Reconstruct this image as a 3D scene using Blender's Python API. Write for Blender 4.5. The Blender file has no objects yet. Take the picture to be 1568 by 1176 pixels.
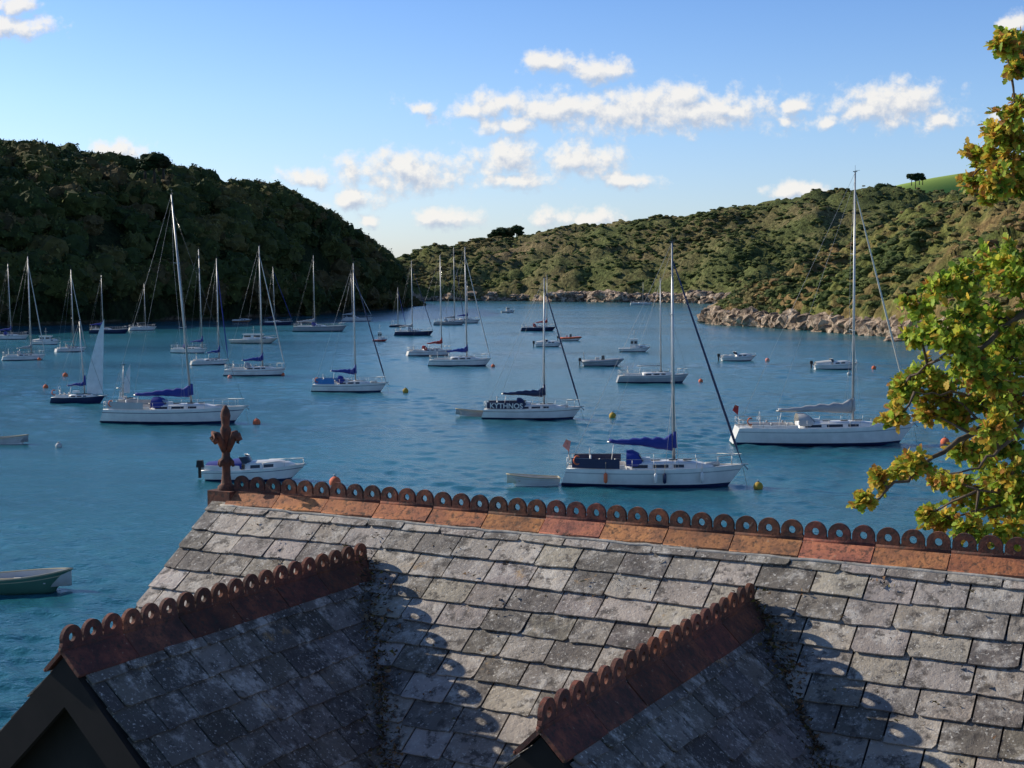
import bpy, bmesh, math, random
import numpy as np
from mathutils import Vector, Matrix, noise
random.seed(7); rng=np.random.default_rng(7)
F=2200.0; H=11.8; PT=math.atan(156/F); CP,SP=math.cos(PT),math.sin(PT)
scene=bpy.context.scene
def ray(x,y):
    u=(x-784)/F; v=(y-588)/F
    return Vector((u,CP-v*SP,-(SP+v*CP)))
def onz(x,y,z=0.0):
    d=ray(x,y); t=(H-z)/-d.z
    return Vector((0,0,H))+d*t
def atY(x,y,Y):
    d=ray(x,y); return Vector((0,0,H))+d*(Y/d.y)
# ------------------------------------------------------------ materials
MATS={}
def nodes(name):
    m=bpy.data.materials.new(name); m.use_nodes=True
    nt=m.node_tree; return m,nt,nt.nodes['Principled BSDF']
def N(nt,t,**k):
    n=nt.nodes.new(t)
    for a,b in k.items(): setattr(n,a,b)
    return n
def noise_node(nt,scale,detail=4,rough=.55,coord='Object',stretch=None):
    tc=N(nt,'ShaderNodeTexCoord'); n=N(nt,'ShaderNodeTexNoise')
    n.inputs['Scale'].default_value=scale; n.inputs['Detail'].default_value=detail; n.inputs['Roughness'].default_value=rough
    nt.links.new(tc.outputs[coord],n.inputs['Vector'])
    return n
def ramp(nt,src,stops):
    r=N(nt,'ShaderNodeValToRGB'); cr=r.color_ramp
    while len(cr.elements)<len(stops): cr.elements.new(.5)
    for e,(p,c) in zip(cr.elements,stops):
        e.position=p; e.color=(c[0],c[1],c[2],1) if not isinstance(c,(int,float)) else (c,c,c,1)
    nt.links.new(src,r.inputs[0]); return r
def mix(nt,fac,a,b,bt='MIX'):
    m=N(nt,'ShaderNodeMix',data_type='RGBA',blend_type=bt)
    def put(sock,v):
        if isinstance(v,(int,float)): sock.default_value=v
        elif isinstance(v,tuple): sock.default_value=(v[0],v[1],v[2],1)
        else: nt.links.new(v,sock)
    put(m.inputs[0],fac); put(m.inputs[6],a); put(m.inputs[7],b); return m.outputs[2]
def bump(nt,bs,src,dist,strength=1):
    b=N(nt,'ShaderNodeBump'); b.inputs['Distance'].default_value=dist; b.inputs['Strength'].default_value=strength
    nt.links.new(src,b.inputs['Height']); nt.links.new(b.outputs[0],bs.inputs['Normal']); return b
def pm(name,col,rough=.5,var=.2,scale=3,metal=0,bmp=0):
    if name in MATS: return MATS[name]
    m,nt,bs=nodes(name)
    n=noise_node(nt,scale)
    r=ramp(nt,n.outputs[0],[(.3,tuple(c*(1-var) for c in col)),(.7,tuple(min(1,c*(1+var*.4)) for c in col))])
    nt.links.new(r.outputs[0],bs.inputs['Base Color'])
    bs.inputs['Roughness'].default_value=rough; bs.inputs['Metallic'].default_value=metal
    if bmp: bump(nt,bs,n.outputs[0],bmp)
    MATS[name]=m; return m
PAL=dict(white=(.78,.76,.71),cream=(.62,.57,.47),grey=(.35,.36,.37),blue=(.015,.035,.24),navy=(.012,.02,.07),red=(.42,.03,.025),
 black=(.015,.015,.017),alu=(.45,.45,.44),dark=(.025,.03,.04),teak=(.25,.16,.09),orange=(.7,.15,.06),yellow=(.42,.27,.03),
 green=(.05,.13,.09),lblue=(.05,.22,.5),canvas=(.5,.5,.48),rope=(.42,.36,.24),sail=(.8,.8,.78),rust=(.2,.07,.035),brown=(.16,.08,.04),pink=(.75,.28,.22))
def C(k):
    metal=.5 if k=='alu' else 0
    rough={'white':.28,'cream':.3,'alu':.4,'dark':.15,'navy':.35,'grey':.4,'green':.4}.get(k,.75)
    return pm('paint_'+k if rough<.6 else 'cloth_'+k,PAL[k],rough,.14,1.5,metal)
# ------------------------------------------------------------ mesh builder
class MB:
    def __init__(s): s.v=[];s.f=[];s.m=[];s.sm=[];s.mats=[];s.c=[];s.col=(1,1,1)
    def mi(s,m):
        if m not in s.mats: s.mats.append(m)
        return s.mats.index(m)
    def add(s,vs,fs,mat,smooth=False):
        o=len(s.v); s.v+= [tuple(v) for v in vs]; s.c+=[s.col]*len(vs)
        if isinstance(mat,list): mi=[s.mi(x) for x in mat]
        else: mi=[s.mi(mat)]*len(fs)
        for f,i in zip(fs,mi): s.f.append(tuple(a+o for a in f)); s.m.append(i); s.sm.append(smooth)
    def box(s,c,sz,mat,R=None,top=1.0):
        c=Vector(c); x,y,z=[a/2 for a in sz]
        vs=[Vector((i*x*(top if k>0 else 1),j*y*(top if k>0 else 1),k*z)) for i in(-1,1) for j in(-1,1) for k in(-1,1)]
        if R: vs=[R@v for v in vs]
        s.add([c+v for v in vs],[(0,1,3,2),(4,6,7,5),(0,4,5,1),(2,3,7,6),(0,2,6,4),(1,5,7,3)],mat)
    def tube(s,pts,rs,mat,n=6,cap=True):
        pts=[Vector(p) for p in pts]; vs=[]
        for i,p in enumerate(pts):
            d=(pts[min(i+1,len(pts)-1)]-pts[max(i-1,0)]).normalized()
            a=d.cross(Vector((0,0,1)) if abs(d.z)<.9 else Vector((1,0,0))).normalized(); b=d.cross(a)
            r=rs[i] if isinstance(rs,(list,tuple)) else rs
            for k in range(n):
                t=2*math.pi*k/n; vs.append(p+a*math.cos(t)*r+b*math.sin(t)*r)
        fs=[]
        for i in range(len(pts)-1):
            for k in range(n):
                k2=(k+1)%n; fs.append((i*n+k,i*n+k2,(i+1)*n+k2,(i+1)*n+k))
        if cap: fs+= [tuple(range(n))[::-1],tuple(range((len(pts)-1)*n,len(pts)*n))]
        s.add(vs,fs,mat,True)
    def loft(s,rings,mat,closed=False,caps=False,smooth=True):
        n=len(rings[0]); vs=[p for r in rings for p in r]; fs=[];ms=[]
        for i in range(len(rings)-1):
            for k in range(n if closed else n-1):
                k2=(k+1)%n; fs.append((i*n+k,(i+1)*n+k,(i+1)*n+k2,i*n+k2))
                ms.append(mat[k] if isinstance(mat,list) else mat)
        if caps:
            fs+=[tuple(range(n)),tuple(range((len(rings)-1)*n,len(rings)*n))[::-1]]
            ms+=[ms[0],ms[0]]
        s.add(vs,fs,ms,smooth)
    def ball(s,c,r,mat,sc=(1,1,1),n=10):
        c=Vector(c); rings=[]
        for i in range(n//2+1+1):
            a=math.pi*i/(n//2+1); rings.append([c+Vector((r*sc[0]*math.sin(a)*math.cos(2*math.pi*k/n),r*sc[1]*math.sin(a)*math.sin(2*math.pi*k/n),r*sc[2]*math.cos(a))) for k in range(n)])
        s.loft(rings,mat,closed=True)
    def obj(s,name,loc=(0,0,0),rot=0,parent=None,colors=False):
        me=bpy.data.meshes.new(name); me.from_pydata(s.v,[],s.f)
        for m in s.mats: me.materials.append(m)
        me.polygons.foreach_set('material_index',s.m); me.polygons.foreach_set('use_smooth',s.sm)
        if colors:
            ca=me.color_attributes.new('Col','FLOAT_COLOR','POINT')
            ca.data.foreach_set('color',np.array([(c[0],c[1],c[2],1) for c in s.c],dtype=np.float32).ravel())
        me.update(); o=bpy.data.objects.new(name,me); scene.collection.objects.link(o)
        o.location=loc; o.rotation_euler=(0,0,rot)
        if parent: o.parent=parent
        return o
def npmesh(name,V,T,cols,mat,smooth=False,parent=None):
    me=bpy.data.meshes.new(name); V=np.asarray(V,np.float32);T=np.asarray(T,np.int32)
    me.vertices.add(len(V)); me.vertices.foreach_set('co',V.ravel())
    k=T.shape[1]; me.loops.add(T.size); me.loops.foreach_set('vertex_index',T.ravel())
    me.polygons.add(len(T)); me.polygons.foreach_set('loop_start',np.arange(0,T.size,k,dtype=np.int32)); 
    me.update(calc_edges=True)
    me.polygons.foreach_set('use_smooth',np.full(len(T),smooth))
    ca=me.color_attributes.new('Col','FLOAT_COLOR','POINT')
    c=np.ones((len(V),4),np.float32); c[:,:3]=cols; ca.data.foreach_set('color',c.ravel())
    me.materials.append(mat); me.validate()
    o=bpy.data.objects.new(name,me); scene.collection.objects.link(o)
    if parent:o.parent=parent
    return o
def empty(name):
    o=bpy.data.objects.new(name,None); scene.collection.objects.link(o); return o
# ------------------------------------------------------------ camera, sun, sky
cam=bpy.data.cameras.new('camera'); co=bpy.data.objects.new('camera',cam); scene.collection.objects.link(co)
co.location=(0,0,H); co.rotation_euler=(math.pi/2-PT,0,0); cam.sensor_width=36; cam.lens=F/1568*36
cam.clip_start=.1; cam.clip_end=20000; scene.camera=co
S=Vector((-.906,.427,.535)).normalized()
EL=math.asin(S.z); AZ=math.atan2(S.x,S.y)
sl=bpy.data.lights.new('sun','SUN'); sl.energy=5.0; sl.angle=math.radians(.5); sl.color=(1,.92,.78)
so=bpy.data.objects.new('sun',sl); scene.collection.objects.link(so); so.rotation_euler=S.to_track_quat('Z','Y').to_euler(); so.location=(-50,30,60)
scene.view_settings.view_transform='Standard'; scene.view_settings.look='None'; scene.view_settings.exposure=0
w=bpy.data.worlds.new('World'); scene.world=w; w.use_nodes=True; nt=w.node_tree; bg=nt.nodes['Background']; bg.inputs[1].default_value=.14
try: w.cycles.sampling_method='NONE'
except Exception as e: print(e)
sky=N(nt,'ShaderNodeTexSky',sky_type='NISHITA'); sky.sun_disc=False; sky.sun_elevation=EL; sky.sun_rotation=AZ; sky.air_density=1.0; sky.dust_density=.6; sky.ozone_density=2.0
clouds=[(625,256,95,26),(775,234,46,24),(895,236,52,22),(785,272,50,13),(870,160,150,22),(1010,162,190,27),(1040,142,36,20),(918,98,38,19),(842,95,38,15),(740,160,50,16),
(1365,150,75,28),(1325,162,45,20),(1265,183,22,11),(1440,180,32,11),(1535,180,20,15),(960,274,38,13),(540,300,37,15),(470,267,38,13),(850,328,34,14),(915,330,32,14),
(685,330,38,16),(192,228,34,15),(25,35,52,16),(20,3,30,12),(1555,32,20,12),(1225,288,38,12),(645,162,20,9),(780,190,36,14),(1215,155,25,11),(1110,165,80,14),(560,335,16,10),(1205,183,16,8)]
g=bpy.data.node_groups.new('cloud_density','ShaderNodeTree')
g.interface.new_socket('P',in_out='INPUT',socket_type='NodeSocketVector'); g.interface.new_socket('D',in_out='OUTPUT',socket_type='NodeSocketFloat')
gi=N(g,'NodeGroupInput'); go=N(g,'NodeGroupOutput')
wn=N(g,'ShaderNodeTexNoise'); wn.inputs['Scale'].default_value=38; wn.inputs['Detail'].default_value=4; g.links.new(gi.outputs[0],wn.inputs['Vector'])
ws=N(g,'ShaderNodeVectorMath',operation='SUBTRACT'); ws.inputs[1].default_value=(.5,.5,.5); g.links.new(wn.outputs['Color'],ws.inputs[0])
wm=N(g,'ShaderNodeVectorMath',operation='MULTIPLY'); wm.inputs[1].default_value=(.034,.014,0); g.links.new(ws.outputs[0],wm.inputs[0])
wa=N(g,'ShaderNodeVectorMath',operation='ADD'); g.links.new(gi.outputs[0],wa.inputs[0]); g.links.new(wm.outputs[0],wa.inputs[1])
prev=None
for (x,y,rx,ry) in clouds:
    d=ray(x,y+ry*.3)
    a=N(g,'ShaderNodeVectorMath',operation='SUBTRACT'); a.inputs[1].default_value=(d.x/d.y,d.z/d.y,0); g.links.new(wa.outputs[0],a.inputs[0])
    b=N(g,'ShaderNodeVectorMath',operation='MULTIPLY'); b.inputs[1].default_value=(F/rx/1.35,F/ry/1.35,0); g.links.new(a.outputs[0],b.inputs[0])
    l=N(g,'ShaderNodeVectorMath',operation='LENGTH'); g.links.new(b.outputs[0],l.inputs[0])
    q=N(g,'ShaderNodeMath',operation='SUBTRACT'); q.inputs[0].default_value=1; g.links.new(l.outputs['Value'],q.inputs[1])
    if prev is None: prev=q.outputs[0]
    else:
        mx=N(g,'ShaderNodeMath',operation='MAXIMUM'); g.links.new(prev,mx.inputs[0]); g.links.new(q.outputs[0],mx.inputs[1]); prev=mx.outputs[0]
fn=N(g,'ShaderNodeTexNoise'); fn.inputs['Scale'].default_value=75; fn.inputs['Detail'].default_value=6; fn.inputs['Roughness'].default_value=.6
g.links.new(gi.outputs[0],fn.inputs['Vector'])
f2=N(g,'ShaderNodeMath',operation='MULTIPLY_ADD'); f2.inputs[1].default_value=2.4; f2.inputs[2].default_value=-1.17; g.links.new(fn.outputs[0],f2.inputs[0])
f3=N(g,'ShaderNodeMath',operation='ADD'); g.links.new(prev,f3.inputs[0]); g.links.new(f2.outputs[0],f3.inputs[1])
g.links.new(f3.outputs[0],go.inputs[0])
tc=N(nt,'ShaderNodeTexCoord'); sx=N(nt,'ShaderNodeSeparateXYZ'); nt.links.new(tc.outputs['Generated'],sx.inputs[0])
ym=N(nt,'ShaderNodeMath',operation='MAXIMUM'); ym.inputs[1].default_value=.02; nt.links.new(sx.outputs[1],ym.inputs[0])
dx=N(nt,'ShaderNodeMath',operation='DIVIDE'); nt.links.new(sx.outputs[0],dx.inputs[0]); nt.links.new(ym.outputs[0],dx.inputs[1])
dz=N(nt,'ShaderNodeMath',operation='DIVIDE'); nt.links.new(sx.outputs[2],dz.inputs[0]); nt.links.new(ym.outputs[0],dz.inputs[1])
pc=N(nt,'ShaderNodeCombineXYZ'); nt.links.new(dx.outputs[0],pc.inputs[0]); nt.links.new(dz.outputs[0],pc.inputs[1])
g1=N(nt,'ShaderNodeGroup'); g1.node_tree=g; nt.links.new(pc.outputs[0],g1.inputs[0])
po=N(nt,'ShaderNodeVectorMath',operation='ADD'); po.inputs[1].default_value=(-.003,.006,0); nt.links.new(pc.outputs[0],po.inputs[0])
g2=N(nt,'ShaderNodeGroup'); g2.node_tree=g; nt.links.new(po.outputs[0],g2.inputs[0])
den=N(nt,'ShaderNodeMapRange',interpolation_type='SMOOTHSTEP'); den.inputs[1].default_value=-.2; den.inputs[2].default_value=.75; nt.links.new(g1.outputs[0],den.inputs[0])
df=N(nt,'ShaderNodeMath',operation='SUBTRACT'); nt.links.new(g1.outputs[0],df.inputs[0]); nt.links.new(g2.outputs[0],df.inputs[1])
lt=N(nt,'ShaderNodeMapRange'); lt.inputs[1].default_value=-.5; lt.inputs[2].default_value=.35; nt.links.new(df.outputs[0],lt.inputs[0])
cc=mix(nt,lt.outputs[0],(3.6,4.1,5.0),(6.7,6.5,6.2))
el=ramp(nt,sx.outputs[2],[(0.0,(.86,.94,1.28)),(.05,(.84,.94,1.24)),(.12,(.76,.92,1.22)),(.22,(.56,.78,1.16)),(.42,(.44,.62,.92)),(.8,(.36,.47,.66))])
skyc=mix(nt,1.0,sky.outputs[0],el.outputs[0],'MULTIPLY')
dm=N(nt,'ShaderNodeMath',operation='MULTIPLY'); dm.inputs[1].default_value=.93; nt.links.new(den.outputs[0],dm.inputs[0])
nt.links.new(mix(nt,dm.outputs[0],skyc,cc),bg.inputs[0])
# ------------------------------------------------------------ water: real wavelets on one sheet reaching the horizon
m,nt,bs=nodes('water')
geo=N(nt,'ShaderNodeNewGeometry')
def wn_(sc,det,st,rgh=.55,rot=.35):
    mp=N(nt,'ShaderNodeMapping'); mp.inputs['Scale'].default_value=st; mp.inputs['Rotation'].default_value=(0,0,rot); nt.links.new(geo.outputs['Position'],mp.inputs[0])
    n=N(nt,'ShaderNodeTexNoise'); n.inputs['Scale'].default_value=sc; n.inputs['Detail'].default_value=det; n.inputs['Roughness'].default_value=rgh; nt.links.new(mp.outputs[0],n.inputs['Vector']); return n.outputs[0]
a=wn_(5.0,3,(.8,1,1),.6); gust=wn_(.03,5,(.5,1.4,1))
bp=bump(nt,bs,a,.07)
cr=ramp(nt,gust,[(.35,(.012,.095,.125)),(.65,(.020,.14,.175))]); nt.links.new(cr.outputs[0],bs.inputs['Base Color'])
rr_=ramp(nt,gust,[(.35,.12),(.6,.2)]); nt.links.new(rr_.outputs[0],bs.inputs['Roughness']); bs.inputs['IOR'].default_value=1.333
dist=[22.0]
while dist[-1]<1000: dist.append(dist[-1]+max(.13,dist[-1]*.0036))
dist=np.array(dist); NC=900; ang=np.linspace(-.62,.62,NC)
D,A=np.meshgrid(dist,ang,indexing='ij'); X=D*np.sin(A); Yw=D*np.cos(A)
Hh=np.zeros_like(X); wr=np.random.default_rng(3)
sp=np.maximum(np.maximum(.13,D*.0036),D*1.24/NC)
ga=.75+.35*np.sin(X*.06+Yw*.021+1)*np.sin(Yw*.045-X*.02)+.15*np.sin(X*.17+Yw*.11)
nw=64; tot=0
for i in range(nw):
    lam=.55*(9.0)**(i/(nw-1)); th=wr.normal(-1.9,.75); k_=2*math.pi/lam
    s_=.0265*(1.15 if lam<2.2 else .65)
    att=np.clip((lam/sp-2.2)/1.5,0,1)
    ph=k_*(X*math.cos(th)+Yw*math.sin(th))+wr.uniform(0,6.28)
    sn=np.sin(ph); Hh+= s_/k_*(sn+.25*np.cos(2*ph))*att
edge=np.clip((.62-np.abs(A))/.03,0,1)*np.clip((D-22)/1.5,0,1)*np.clip((1000-D)/60,0,1)
Hh=Hh*ga*edge
Hh[0,:]=-.3; Hh[-1,:]=-.3; Hh[:,0]=-.3; Hh[:,-1]=-.3
V=np.stack([X.ravel(),Yw.ravel(),Hh.ravel()],1); nr=len(dist)
ii,jj=np.meshgrid(np.arange(nr-1),np.arange(NC-1),indexing='ij'); a0=(ii*NC+jj).ravel()
T=np.stack([a0,a0+1,a0+NC+1,a0+NC],1)[:, ::-1]
R=7000; o_=len(V); V=np.vstack([V,[(-R,-R,-.3),(R,-R,-.3),(R,R,-.3),(-R,R,-.3)]]); T=np.vstack([T,[[o_,o_+1,o_+2,o_+3]]])
npmesh('water',V,T,(1,1,1),m,True)
print('water verts',len(V))
# ------------------------------------------------------------ hills
def veg_mat(name,pal,rock=True,rockz=3.0,scale=.03,rtone=1.0):
    m,nt,bs=nodes(name); geo=N(nt,'ShaderNodeNewGeometry')
    def nn(sc,det):
        n=N(nt,'ShaderNodeTexNoise'); n.inputs['Scale'].default_value=sc; n.inputs['Detail'].default_value=det; n.inputs['Roughness'].default_value=.65
        nt.links.new(geo.outputs['Position'],n.inputs['Vector']); return n.outputs[0]
    c=ramp(nt,nn(scale,6),[(.32,pal[0]),(.45,pal[1]),(.56,pal[2]),(.68,pal[3])]).outputs[0]
    fine=nn(.5,7); fr=ramp(nt,fine,[(.35,.4),(.65,1.45)])
    c=mix(nt,1.0,c,fr.outputs[0],'MULTIPLY')
    if rock:
        sp=N(nt,'ShaderNodeSeparateXYZ'); nt.links.new(geo.outputs['Position'],sp.inputs[0])
        big=nn(.05,5)
        th=N(nt,'ShaderNodeMath',operation='MULTIPLY_ADD'); th.inputs[1].default_value=-rockz*5; th.inputs[2].default_value=rockz*3.1; nt.links.new(big,th.inputs[0])
        sb=N(nt,'ShaderNodeMath',operation='SUBTRACT'); nt.links.new(th.outputs[0],sb.inputs[0]); nt.links.new(sp.outputs[2],sb.inputs[1])
        mr=N(nt,'ShaderNodeMapRange'); mr.inputs[1].default_value=-.6; mr.inputs[2].default_value=.6; nt.links.new(sb.outputs[0],mr.inputs[0])
        rc=ramp(nt,nn(.5,8),[(.35,(.07*rtone,.05*rtone,.04*rtone)),(.45,(.28*rtone,.20*rtone,.14*rtone)),(.58,(.54*rtone,.40*rtone,.29*rtone)),(.72,(.64*rtone,.53*rtone,.41*rtone))]).outputs[0]
        wet=N(nt,'ShaderNodeMapRange'); wet.inputs[1].default_value=.3; wet.inputs[2].default_value=.9; nt.links.new(sp.outputs[2],wet.inputs[0])
        rc=mix(nt,wet.outputs[0],(.05,.045,.035),rc)
        c=mix(nt,mr.outputs[0],c,rc)
    nt.links.new(c,bs.inputs['Base Color']); bs.inputs['Roughness'].default_value=.95; bs.inputs['Specular IOR Level'].default_value=.1
    bump(nt,bs,fine,2.0); return m
class Hill:
    def __init__(s,name,cols,mat,gp=.8,cliff=2.5,nA=260,nB=46,back=500,nz=1.5,crest_drop=0,rough=.5):
        xs=[c[0] for c in cols]; s.x0,s.x1=xs[0],xs[-1]
        ys=[c[1] for c in cols]; yc=[c[2] for c in cols]; ex=[c[3] for c in cols]
        s.P=[]
        for i in range(nA):
            x=s.x0+(s.x1-s.x0)*i/(nA-1)
            sh=onz(x,np.interp(x,xs,ys)); e=np.interp(x,xs,ex)
            cr=atY(x,np.interp(x,xs,yc),sh.y+e); cr.z-=crest_drop; s.P.append((sh,cr))
        s.gp=gp; s.cliff=cliff; s.nz=nz; s.nA=nA; s.rough=rough
        V=[]
        nT=nB+10
        for i in range(nA):
            for j in range(nT):
                b=(j/(nB-1))**1.35 if j<nB else 1+((j-nB+1)/10)
                V.append(s.pos(i/(nA-1),b,back))
        T=[]
        for i in range(nA-1):
            for j in range(nT-1):
                a=i*nT+j; T.append((a,a+nT,a+nT+1,a+1))
        s.o=npmesh(name,V,T,(1,1,1),mat,True)
    def pos(s,a,b,back=500):
        t=a*(s.nA-1); i=min(int(t),s.nA-2); f=t-i
        sh=s.P[i][0].lerp(s.P[i+1][0],f); cr=s.P[i][1].lerp(s.P[i+1][1],f)
        if b<=1:
            p=sh.lerp(Vector((cr.x,cr.y,0)),b)
            gz=math.sin(b*math.pi/2)**s.gp
            z=cr.z*gz
            c=min(1,b/.02); q=Vector((p.x,p.y,0))
            z=max(z,0)+ s.cliff*c*(1-b)**2*min(1,cr.z/20)*(.45+1.8*abs(noise.noise(q*.03))+.7*noise.noise(q*.11)+.5*noise.noise(q*.4)*(1 if b<.12 else 0))
            amp=s.nz*min(1,b*12)*min(1,(1-b)*6+.15)*min(1,cr.z/12)
        else:
            k=b-1; d=Vector((cr.x,cr.y)).normalized(); p=Vector((cr.x+d.x*k*back,cr.y+d.y*k*back,0)); z=cr.z*(1-.5*k*k); amp=.3
        q=Vector((p.x*.03,p.y*.03,3)); z+=amp*(noise.noise(q)*1.6+noise.noise(q*3.1)*.9+noise.noise(q*9)*s.rough)
        if b==0: z=-1.5
        p.z=z; return p
woodm=veg_mat('hill_wood_floor',[(.012,.018,.008),(.02,.03,.01),(.03,.04,.015),(.05,.045,.02)],True,1.0,rtone=.5)
left=Hill('wooded_hill',[(-500,520,215,120),(-200,508,225,120),(0,500,238,110),(60,499,236,110),(100,498,247,105),(150,496,255,100),(200,494,266,95),(300,491,287,85),(350,490,291,80),(400,487,303,70),(450,484,318,60),(500,481,341,50),(550,477,372,38),(580,475,396,28),(605,472,424,16),(628,469,452,8),(648,468,466,4)],woodm,gp=.62,cliff=2,back=300,nz=2,crest_drop=2.6)
far=Hill('heath_hill',[(480,463,420,150),(560,463,408,150),(610,462,394,160),(650,461,388,170),(700,461,380,180),(745,461,372,190),(800,461,360,200),(850,462,355,210),(900,462,349,220),(950,463,342,220),(1000,463,336,220),(1050,464,338,220),(1100,465,326,230),(1150,466,321,230),(1200,466,311,230),(1250,467,303,240),(1300,467,299,250),(1350,468,301,250),(1400,468,305,250),(1480,468,304,250),(1568,469,302,250),(1800,470,290,260),(2300,472,270,260)],
 veg_mat('heath',[(.07,.09,.03),(.13,.145,.05),(.18,.155,.068),(.24,.18,.095)],True,4.2,.012),gp=.85,cliff=5,back=350,nz=5)
near=Hill('headland',[(1083,493,489,3),(1092,495,478,8),(1105,497,462,14),(1130,499,445,25),(1180,501,427,45),(1240,506,408,70),(1300,511,384,95),(1350,515,352,120),(1400,520,330,140),(1450,526,312,160),(1500,534,305,170),(1568,545,300,175),(1700,560,284,180),(2200,620,250,180)],
 veg_mat('bracken',[(.09,.115,.03),(.17,.175,.05),(.26,.18,.075),(.32,.195,.085)],True,3.4,.03),gp=.85,cliff=3.8,back=250,nz=3,rough=.9,nA=360,nB=80)
field=Hill('green_field',[(1290,449,310,60),(1340,449,298,60),(1370,449,284,60),(1430,449,272,60),(1480,449,264,60),(1568,449,260,60),(1800,449,250,60),(2300,449,240,60)],pm('field_grass',(.30,.42,.08),.9,.15,.01),gp=.9,cliff=0,back=600,nz=.4,nA=80)
# foliage templates
def ico(sub):
    bm=bmesh.new(); bmesh.ops.create_icosphere(bm,subdivisions=sub,radius=1)
    v=np.array([x.co[:] for x in bm.verts]); f=np.array([[a.index for a in y.verts] for y in bm.faces]); bm.free(); return v,f
def crown(sub,nleaf,ls,seed,am=.4):
    v,f=ico(sub); out=[]
    for p in v:
        q=Vector(p)*1.6+Vector((seed*7.1,0,0)); r=1+am*noise.noise(q)+am*.7*noise.noise(q*2.7)
        out.append(p*r)
    v=np.array(out); v[:,2]*=.85
    c=np.array([[.75+.5*noise.noise(Vector(p)*3+Vector((seed,3,1)))]*3 for p in v])
    r=np.random.default_rng(seed)
    if nleaf:
        idx=r.integers(0,len(f),nleaf); ctr=v[f[idx]].mean(1)*r.uniform(.95,1.15,(nleaf,1))
        tri=ctr[:,None,:]+r.normal(0,ls,(nleaf,3,3)); tv=tri.reshape(-1,3)
        tf=np.arange(len(tv)).reshape(-1,3)+len(v); br=np.repeat(r.uniform(.6,1.7,nleaf),3)
        v=np.vstack([v,tv]); f=np.vstack([f,tf]); c=np.vstack([c,np.stack([br]*3,1)])
    return v,f,c
def scatter(name,items,temps,mat,parent=None):
    Vs=[];Fs=[];Cs=[];o=0
    for (p,s,rot,col,k) in items:
        v,f,c=temps[k]; cs,sn=math.cos(rot),math.sin(rot)
        q=np.empty_like(v); q[:,0]=(v[:,0]*cs-v[:,1]*sn)*s[0]+p[0]; q[:,1]=(v[:,0]*sn+v[:,1]*cs)*s[0]+p[1]; q[:,2]=v[:,2]*s[1]+p[2]
        Vs.append(q);Fs.append(f+o);Cs.append(c*np.array(col)); o+=len(v)
    return npmesh(name,np.vstack(Vs),np.vstack(Fs),np.vstack(Cs),mat,False,parent)
def attr_mat(name,rough=.9,trans=0,nscale=0):
    m,nt,bs=nodes(name); at=N(nt,'ShaderNodeAttribute',attribute_name='Col'); c=at.outputs['Color']
    nt.links.new(c,bs.inputs['Base Color']); bs.inputs['Roughness'].default_value=rough; bs.inputs['Specular IOR Level'].default_value=.2
    if trans:
        t=N(nt,'ShaderNodeBsdfTranslucent'); nt.links.new(c,t.inputs[0]); ms=N(nt,'ShaderNodeMixShader'); ms.inputs[0].default_value=trans
        nt.links.new(bs.outputs[0],ms.inputs[1]); nt.links.new(t.outputs[0],ms.inputs[2]); nt.links.new(ms.outputs[0],nt.nodes['Material Output'].inputs[0])
    return m
fol=attr_mat('foliage')
TT=[crown(3,480,.07,i+1,.55) for i in range(5)]
BT=[crown(2,60,.16,i+11,.5) for i in range(4)]
pal_t=[(.05,.068,.018),(.065,.08,.022),(.09,.095,.027),(.042,.06,.017),(.13,.11,.035),(.08,.09,.022),(.12,.09,.036)]
it=[]
for _ in range(1200):
    a=random.random()**.9; b=random.random()**.8*1.12
    if _<200: b=random.uniform(.93,1.03); a=_/200
    if _>=200 and _<380: b=random.uniform(.02,.06); a=(_-200)/180
    p=left.pos(a,b,300); e=min(1,left.P[int(a*(left.nA-1))][1].z/14)
    r=random.uniform(3.0,6.2)*max(.35,e)*(.8 if _<200 else 1)
    c=random.choice(pal_t); it.append((p+Vector((0,0,r*.4)),(r,r*random.uniform(.8,1.15)),random.random()*6.28,c,random.randrange(5)))
scatter('woodland_trees',it,TT,fol)
pal_b=[(.085,.115,.03),(.13,.15,.042),(.06,.085,.024),(.18,.15,.055),(.25,.16,.065),(.15,.165,.048)]
it=[]
for _ in range(6000):
    a=random.random()**1.15; b=random.uniform(.03,1.0); p=near.pos(a,b,300)
    n_=noise.noise(Vector((p.x*.025,p.y*.025,9)))
    if n_<-.12 and random.random()<.5: continue
    r=random.uniform(.4,1.3)*(1.5 if n_>.2 else 1)
    c=pal_b[min(5,max(0,int((noise.noise(Vector((p.x*.02,p.y*.02,1)))+.5)*6+random.uniform(-1.2,1.2))))]
    it.append((p,(r,r*.6),random.random()*6.28,c,random.randrange(4)))
for _ in range(8000):
    a=random.uniform(.0,.62); b=random.uniform(.03,1.0); p=far.pos(a,b,600)
    n_=noise.noise(Vector((p.x*.012,p.y*.012,5)))
    if n_<0 and random.random()<.55: continue
    r=random.uniform(.8,2.2)*(1.35 if n_>.25 else 1)
    c=pal_b[min(3,max(0,int((noise.noise(Vector((p.x*.01,p.y*.01,1)))+.5)*4+random.uniform(-1,1))))]
    it.append((p,(r,r*.5),random.random()*6.28,c,random.randrange(4)))
scatter('gorse_scrub',it,BT,fol)
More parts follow.
